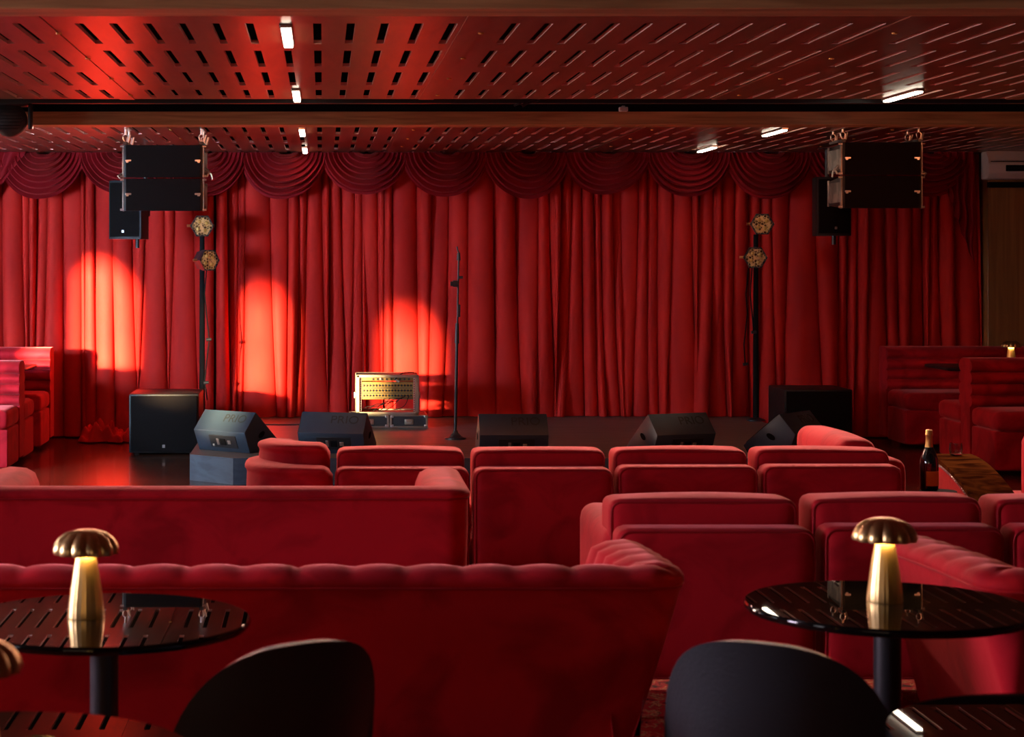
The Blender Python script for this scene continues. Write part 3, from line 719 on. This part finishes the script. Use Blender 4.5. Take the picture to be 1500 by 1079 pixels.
# hexagonal retro lights on poles
def hexlight(root, c, yaw, pitch_, r=.105):
    rot = Matrix.Rotation(yaw, 3, 'Z') @ Matrix.Rotation(pitch_, 3, 'X'); c = Vector(c)
    def tr(bm):
        for v in bm.verts: v.co = rot @ v.co+c
    hp = lambda R_, y: [Vector((R_*math.cos(PI/3*k), y, R_*math.sin(PI/3*k))) for k in range(6)]
    bm = nbm(); rings = [[bm.verts.new(p) for p in hp(q, y)] for q, y in ((.05, .12), (.085, .10), (r-.006, .02), (r, 0), (r, -.035), (r-.010, -.035), (r-.014, -.020), (.03, -.012))]
    for a, b in zip(rings, rings[1:]):
        for k in range(6): bm.faces.new((a[k], a[(k+1) % 6], b[(k+1) % 6], b[k]))
    bm.faces.new(rings[0]); bm.faces.new(rings[-1]); tr(bm); h = obj('lamp_housing', bm, BMET, root, 25)
    bm = nbm(); vs = [bm.verts.new(p) for p in hp(r-.018, -.024)]; bm.faces.new(vs); tr(bm); obj('reflector', bm, AMB, h, None)
    bm = nbm(); s = .0165
    for i in range(-6, 7):
        for j in range(-6, 7):
            x = s*1.5*i; z = s*math.sqrt(3)*(j+.5*(i % 2))
            if max(abs(z), abs(z)*.5+abs(x)*.866) > (r-.022)*.866: continue
            tube(bm, [(x+s*.92*math.cos(PI/3*k), -.034, z+s*.92*math.sin(PI/3*k)) for k in range(6)], .0018, 4, closed=True)
    tr(bm); obj('honeycomb_grid', bm, GOLD, h)
    rn = random.Random(int(abs(c.x*1000)+c.z*100))
    for k in range(4):
        bm = nbm(); q = .045; a = PI/2*k+.6
        bmesh.ops.create_uvsphere(bm, u_segments=12, v_segments=8, radius=.019, matrix=Matrix.Translation((q*math.cos(a), -.022, q*math.sin(a)))); tr(bm); obj('bulb', bm, FOIL, h)
    bm = nbm(); cyl(bm, (-.13, .03, 0), (-.09, .03, 0), .012, .012, 10); cyl(bm, (.09, .03, 0), (.11, .03, 0), .012, .012, 10); tr(bm); obj('knob', bm, GOLD, h)
def pole(lab, x, z0, lamps, cables):
    y = 16.85 if z0 < .1 else 16.95
    t = thing('light_stand', lab, 'light stand', (x, y, z0)); top = max(l[1] for l in lamps)-.03-z0
    bm = nbm(); cyl(bm, (0, 0, .012), (0, 0, top-.06), .026, .022, 16); obj('pole', bm, RUB, t)
    bm = nbm(); lathe(bm, [(.08, 0), (.08, .008), (.026, .03)], 24); obj('base', bm, BMET, t)
    for (lx, lz, yaw, pt) in lamps:
        hexlight(t, (lx-x, -.10, lz-z0), yaw, pt)
        bm = nbm(); cyl(bm, (0, -.02, lz-z0-.02), (lx-x, -.05, lz-z0), .014, .014, 10); obj('bracket', bm, BMET, t)
    for pts, conn in cables:
        bm = nbm(); tube(bm, [(a-x, -.04, b-z0) for a, b in pts], .0055, 6); cb = obj('cable', bm, RUB, t)
        for a, b in conn:
            bm = nbm(); cyl(bm, (a-x-.02, -.04, b-z0), (a-x+.025, -.04, b-z0+.004), .014, .012, 10); obj('connector', bm, BMET, cb)
D = 16.85
def q(x, y): p = px(x, y, D); return (p.x, p.z)
lx = q(296, 0)[0]; rx = q(1111, 0)[0]
pole('black light stand with two hexagonal lamps rising behind the left subwoofer', lx, .0,
     [(*q(297, 331), R(8), R(4)), (*q(305, 381), R(38), 0)],
     [([q(303, 395), q(300, 430), q(304, 470), q(307, 497), q(303, 530), q(300, 558), q(304, 585)], [q(306, 497), q(302, 560)])])
pole('black light stand with two hexagonal lamps at the right end of the stage', rx, SZ,
     [(*q(1116, 328), R(-6), R(4)), (*q(1106, 377), R(-4), R(4))],
     [([q(1104, 392), q(1101, 430), q(1105, 470), q(1106, 488)], [q(1106, 487)]), ([q(1099, 392), q(1095, 430), q(1097, 460), q(1092, 505), q(1094, 535)], [q(1094, 534)])])
# microphone stand
ms = thing('microphone_stand', 'slim black upright microphone stand at the front of the stage', 'microphone stand', ((667-HX)*15.2/F, 15.2, SZ))
Hm = 1.50
bm = nbm(); lathe(bm, [(.085, 0), (.085, .012), (.05, .022), (.022, .05), (.018, .07)], 32); obj('base', bm, BMET, ms)
bm = nbm(); cyl(bm, (0, 0, .05), (.012, 0, .80), .0125, .0125, 12); obj('lower_tube', bm, BMET, ms)
bm = nbm(); cyl(bm, (.012, 0, .76), (.014, 0, .92), .020, .014, 12); obj('clutch', bm, BMET, ms)
bm = nbm(); cyl(bm, (.014, 0, .80), (.026, 0, Hm-.07), .0075, .0075, 10); obj('upper_tube', bm, BMET, ms)
bm = nbm(); cyl(bm, (.018, -.012, 1.20), (.024, -.012, Hm-.16), .007, .007, 10); obj('boom_arm', bm, BMET, ms)
bm = nbm(); box(bm, (.0, -.01, 1.235), (.045, .03, .05), .006, 2); cyl(bm, (-.04, -.01, 1.235), (-.018, -.01, 1.235), .018, .018, 12); obj('knob', bm, BMET, ms)
bm = nbm(); box(bm, (.04, -.01, 1.285), (.04, .02, .022), .004, 1); box(bm, (.028, -.01, 1.02), (.022, .03, .10), .004, 1); obj('clamp', bm, BMET, ms)
bm = nbm(); cyl(bm, (.026, 0, Hm-.08), (.026, 0, Hm-.02), .017, .012, 12); tube(bm, [(.026, 0, Hm-.02), (.018, 0, Hm), (.012, 0, Hm+.03)], .006, 8); obj('microphone_clip', bm, BMET, ms)

# road cases and rack
def roadcase(lab, x0, x1, y0, d, z, h):
    t = thing('road_case', lab, 'equipment case', ((x0+x1)/2, y0, z), 0, 'low black road cases under the equipment rack'); w = x1-x0
    bm = nbm(); box(bm, (0, d/2, h/2), (w-.008, d-.008, h-.008), .003, 1); obj('body', bm, CASEP, t)
    bm = nbm()
    for sx in (-1, 1):
        for yy in (.004, d-.004): box(bm, (sx*(w/2-.004), yy, h/2), (.018, .018, h), .002, 1)
    for zz in (.006, h-.006):
        box(bm, (0, .003, zz), (w, .012, .012), .002, 1); box(bm, (0, d-.003, zz), (w, .012, .012), .002, 1)
        for sx in (-1, 1): box(bm, (sx*(w/2-.003), d/2, zz), (.012, d, .012), .002, 1)
    obj('edge_trim', bm, ALU, t)
    for sx in (-1, 1):
        for zz in (.014, h-.014):
            bm = nbm(); box(bm, (sx*(w/2-.014), .003, zz), (.028, .022, .024), .006, 2); obj('corner', bm, SIL, t)
    bm = nbm(); box(bm, (0, -.004, h*.45), (.075, .008, .045), .004, 2); obj('handle_dish', bm, ALU, t)
    bm = nbm(); tube(bm, [(-.022, -.008, h*.53), (-.022, -.016, h*.38), (.022, -.016, h*.38), (.022, -.008, h*.53)], .004, 6); obj('handle', bm, SIL, t)
yb = 16.25; u = yb/F
roadcase('low black road case at right, under the right half of the rack', (572-HX)*u, (626-HX)*u, yb, .38, SZ, .108)
roadcase('low black road case at left, under the rack, partly behind a floor monitor', (513-HX)*u, (569-HX)*u, yb, .38, SZ, .108)
rk = thing('equipment_rack', 'open aluminium-edged equipment rack with rows of gold-lit knobs, on two low cases', 'equipment rack', ((567.5-HX)*u, yb-.01, SZ+.112), 0)
w, h, d = .525, .335, .36
bm = nbm()
for sx in (-1, 1): box(bm, (sx*(w/2-.006), d/2, h/2), (.012, d, h), .002, 1)
for zz in (.006, h-.006): box(bm, (0, d/2, zz), (w, d, .012), .002, 1)
obj('shell', bm, CASEP, rk)
for yy in (.006, d-.006):
    bm = nbm()
    for sx in (-1, 1): box(bm, (sx*(w/2-.010), yy, h/2), (.030, .020, h), .003, 1)
    for zz in (.010, h-.010): box(bm, (0, yy, zz), (w, .020, .026), .003, 1)
    obj('edge_trim', bm, ALU, rk)
for sx in (-1, 1):
    bm = nbm(); box(bm, (sx*(w/2-.034), .03, h/2), (.016, .01, h-.05), .001, 1)
    for k in range(14): box(bm, (sx*(w/2-.034), .024, .04+k*.0196), (.007, .004, .007), mat=1)
    obj('rack_rail', bm, [SIL, BLACK], rk)
    bm = nbm(); box(bm, (sx*(w/2+.010), .10, h*.47), (.022, .03, .055), .006, 2); obj('latch', bm, SIL, rk)
bm = nbm(); box(bm, (0, .06, .20), (w-.075, .05, .150), .004, 1); mp = obj('mixer', bm, PANEL, rk)
bm = nbm(); lathe(bm, [(.0095, 0), (.0095, .003), (.0075, .004), (.0065, .012), (.003, .013)], 12)
for v in bm.verts: v.co = Vector((v.co.x, -v.co.z, v.co.y))
k0 = obj('knob', bm, [CASEP], mp); first = True
for r_ in range(3):
    for c_ in range(16):
        kk = k0 if first else k0.copy()
        if not first: C.objects.link(kk); kk.parent = mp
        first = False; kk.location = (-.2+.0268*c_, .0345, .158+.043*r_)
bm = nbm()
for r_ in range(3): box(bm, (0, .0345, .158+.043*r_-.0215), (w-.085, .003, .006))
obj('groove', bm, CASEP, mp)
bm = nbm(); box(bm, (0, .05, .30), (w-.075, .03, .034), .003, 1); pb = obj('patch_bay', bm, PANEL, rk)
for k in range(9):
    bm = nbm(); cyl(bm, (-.12+.038*k, .036, .298), (-.12+.038*k, .026, .298), .009, .009, 12); obj('socket', bm, BMET, pb)
rn = random.Random(5)
for k in range(6):
    bm = nbm(); xs_ = .02+.035*k; pts = []
    for i in range(13):
        s = i/12; pts.append((xs_+(-.20-.03*k+.25)*0+(-.22*s)*(1 if k < 5 else .6)+.01*math.sin(s*7+k), .026-.02*math.sin(PI*s), .135-.10*s-.02*math.sin(PI*s*1.5+k)))
    tube(bm, pts, .0035, 6); obj('cable', bm, RUB, rk)
bm = nbm(); tube(bm, [(.06, .02, .29), (.09, .0, .325), (.13, .01, .352), (.19, .05, .355), (.23, .08, .350)], .005, 6); obj('cable', bm, RUB, rk)
bm = nbm(); tube(bm, [(.06, .022, .30), (.10, .018, .275)], .009, 8); box(bm, (-.06, .02, .315), (.012, .006, .045)); box(bm, (.02, .02, .322), (.11, .006, .010)); obj('cable_tie', bm, WHT, rk)
bm = nbm(); tube(bm, [(-.98+.0, 16.1, .197), (-.6, 16.5, .197), (-.3, 16.45, .197), (0.0, 16.55, .197), (.22, 16.70, .197)], .006, 6); tag(obj('floor_cable', bm, BMET), 'thin black cable running over the stage beside the equipment rack', 'cable')

# ceiling fixture at the far left
ml = thing('stage_light', 'round black stage light on a bracket under the ceiling, upper left corner', 'stage light', px(20, 150, 11.85)+Vector((0, 0, 0)))
bm = nbm(); box(bm, (-.02, 0, .0), (.24, .14, .05), .008, 2); cyl(bm, (-.02, 0, 0), (-.02, 0, .20), .02); obj('mounting_base', bm, BMET, ml)
for sx in (-1, 1):
    bm = nbm(); box(bm, (-.02+sx*.125, 0, -.075), (.022, .07, .19), .008, 2); obj('yoke_arm', bm, BMET, ml)
bm = nbm(); lathe(bm, [(.03, .11), (.075, .095), (.10, .06), (.105, .0), (.10, -.05), (.08, -.085), (.04, -.10), (.01, -.102)], 36)
for v in bm.verts: v.co = Vector((v.co.x-.02, v.co.z*-.9, v.co.y-.11))
hd = obj('head', bm, M('grey_lamp_body', (.05, .047, .045), .5), ml, 60)
bm = nbm()
for k in range(7):
    zz = -.06+.02*k; rr = math.sqrt(max(0, .085**2-zz**2))
    tube(bm, [(-.02+rr*math.cos(a), .0-.108*0-.075-.03*math.sin(a), -.11+zz) for a in [PI*i/16 for i in range(17)]], .0022, 5)
obj('vent', bm, BMET, hd)
# things in the ceiling gap
bm = nbm(); p = px(765, 152, 11.7); tube(bm, [p+Vector((-.05, 0, -.012)), p+Vector((-.02, -.02, 0)), p+Vector((0, -.02, -.008)), p+Vector((.04, -.01, .02)), p+Vector((.09, 0, .03)), Vector((p.x+.12, 11.79, 2.60))], .006, 6); tube(bm, [p+Vector((.0, -.02, -.018)), p+Vector((.03, -.02, .0)), p+Vector((.10, .01, .02))], .005, 6)
tag(obj('cable_loop', bm, BMET), 'black cable loop poking from the dark ceiling gap near centre', 'cable')
bm = nbm(); p = px(913, 160, 11.9); box(bm, p, (.055, .04, .028), .004, 1); box(bm, p+Vector((0, 0, .017)), (.02, .02, .01), .002, 1); tag(obj('junction_box', bm, WHT), 'small pale box on the far oak beam in the ceiling gap', 'junction box')
# air conditioner
ac = thing('air_conditioner', 'white wall air conditioner above the oak wall, upper right edge', 'air conditioner', (6.34, 17.19, 2.335))
bm = nbm(); prism(bm, [(0, 0), (-.17, 0), (-.215, .05), (-.22, .14), (-.19, .17), (-.16, .25), (0, .25)], -.42, .62, bev=.014); obj('body', bm, WHT, ac, 40)
bm = nbm(); box(bm, (.16, -.218, .095), (.86, .012, .055), .003, 1); obj('air_outlet', bm, BLACK, ac)
bm = nbm(); box(bm, (.10, -.208, .155), (1.0, .01, .008)); obj('seam', bm, BMET, ac)

# ============================================================ RIGHT MIDDLE: wood-capped chair, bottle, glass
ar = thing('armchair', 'red velvet armchair with curved dark wooden arm cap and stud trim, right', 'armchair', (3.45, 9.0, 0))
X0, X1 = -.33, -.11
def capz(y): t = (y-.0)/.85; return .385+.225*math.sin(min(1, max(0, t))*PI/2)**.9
prof = [(y/20*.85, capz(y/20*.85)) for y in range(21)]
bm = nbm(); prism(bm, [(.02, .05)]+[(y, z-.022) for y, z in prof]+[(.83, .05)], X0+.012, X1-.012); obj('side_panel', bm, VEL, ar, 30)
bm = nbm(); prism(bm, [(y, z) for y, z in prof]+[(y, z-.022) for y, z in prof[::-1]], X0, X1, bev=.0); obj('arm_cap', bm, WOODTOP, ar, 30)
bm = nbm()
for k in range(34):
    y = .02+.8*k/33; bmesh.ops.create_uvsphere(bm, u_segments=8, v_segments=6, radius=.0065, matrix=Matrix.Translation((X0+.006, y, capz(y)-.034)))
sd = obj('stud_trim', bm, SIL, ar); sd['kind'] = 'stuff'
bm = nbm(); soft(bm, (.17, .10, .46), (.54, .20, .64), .05); obj('backrest', bm, VEL, ar)
bm = nbm(); soft(bm, (.17, .52, .33), (.53, .62, .20), .05); obj('seat', bm, VEL, ar)
bm = nbm(); soft(bm, (.17, .45, .13), (.52, .72, .22), .03); obj('base', bm, VEL, ar)
bm = nbm(); lathe(bm, [(.024, 0), (.030, .004), (.034, .03), (.031, .062), (.029, .062), (.031, .03), (.027, .008), (.004, .007)], 28)
gl = obj('glass_tumbler', bm, GLASS); gl.location = (3.245, 9.79, capz(.79)+.001); tag(gl, 'clear glass tumbler standing on the curved wooden arm cap', 'glass')
stb = thing('side_table', 'small dark side table under the champagne bottle', 'table', (2.955, 9.17, 0))
bm = nbm(); lathe(bm, [(.083, .488), (.088, .494), (.086, .502), (.05, .502)], 40); obj('table_top', bm, RUB, stb)
bm = nbm(); cyl(bm, (0, 0, .01), (0, 0, .49), .014); obj('pedestal', bm, BMET, stb)
bm = nbm(); lathe(bm, [(.10, 0), (.10, .008), (.014, .014)], 32); obj('base', bm, BMET, stb)
cb = thing('champagne_bottle', 'dark champagne bottle with gold foil neck, beside the curved wooden arm', 'bottle', ((1361-HX)*9.17/F, 9.17, .503))
bm = nbm(); lathe(bm, [(.036, 0), (.043, .006), (.044, .13), (.041, .155), (.030, .185), (.0185, .21), (.0155, .235)], 40); obj('body', bm, BOT, cb, 60)
bm = nbm(); lathe(bm, [(.0225, .196), (.0185, .212), (.0158, .24), (.0158, .262), (.0178, .264), (.0178, .274), (.016, .277), (.0165, .286), (.014, .291), (.004, .292)], 28); obj('foil', bm, FOIL, cb, 60)
bm = nbm(); g = []
for i in range(13):
    a = R(-125+110*i/12); g.append([bm.verts.new((.0446*math.cos(a), .0446*math.sin(a), z)) for z in (.025, .095)])
for a_, b_ in zip(g, g[1:]): bm.faces.new((a_[0], b_[0], b_[1], a_[1]))
obj('label_wrap', bm, LAB, cb, 60)
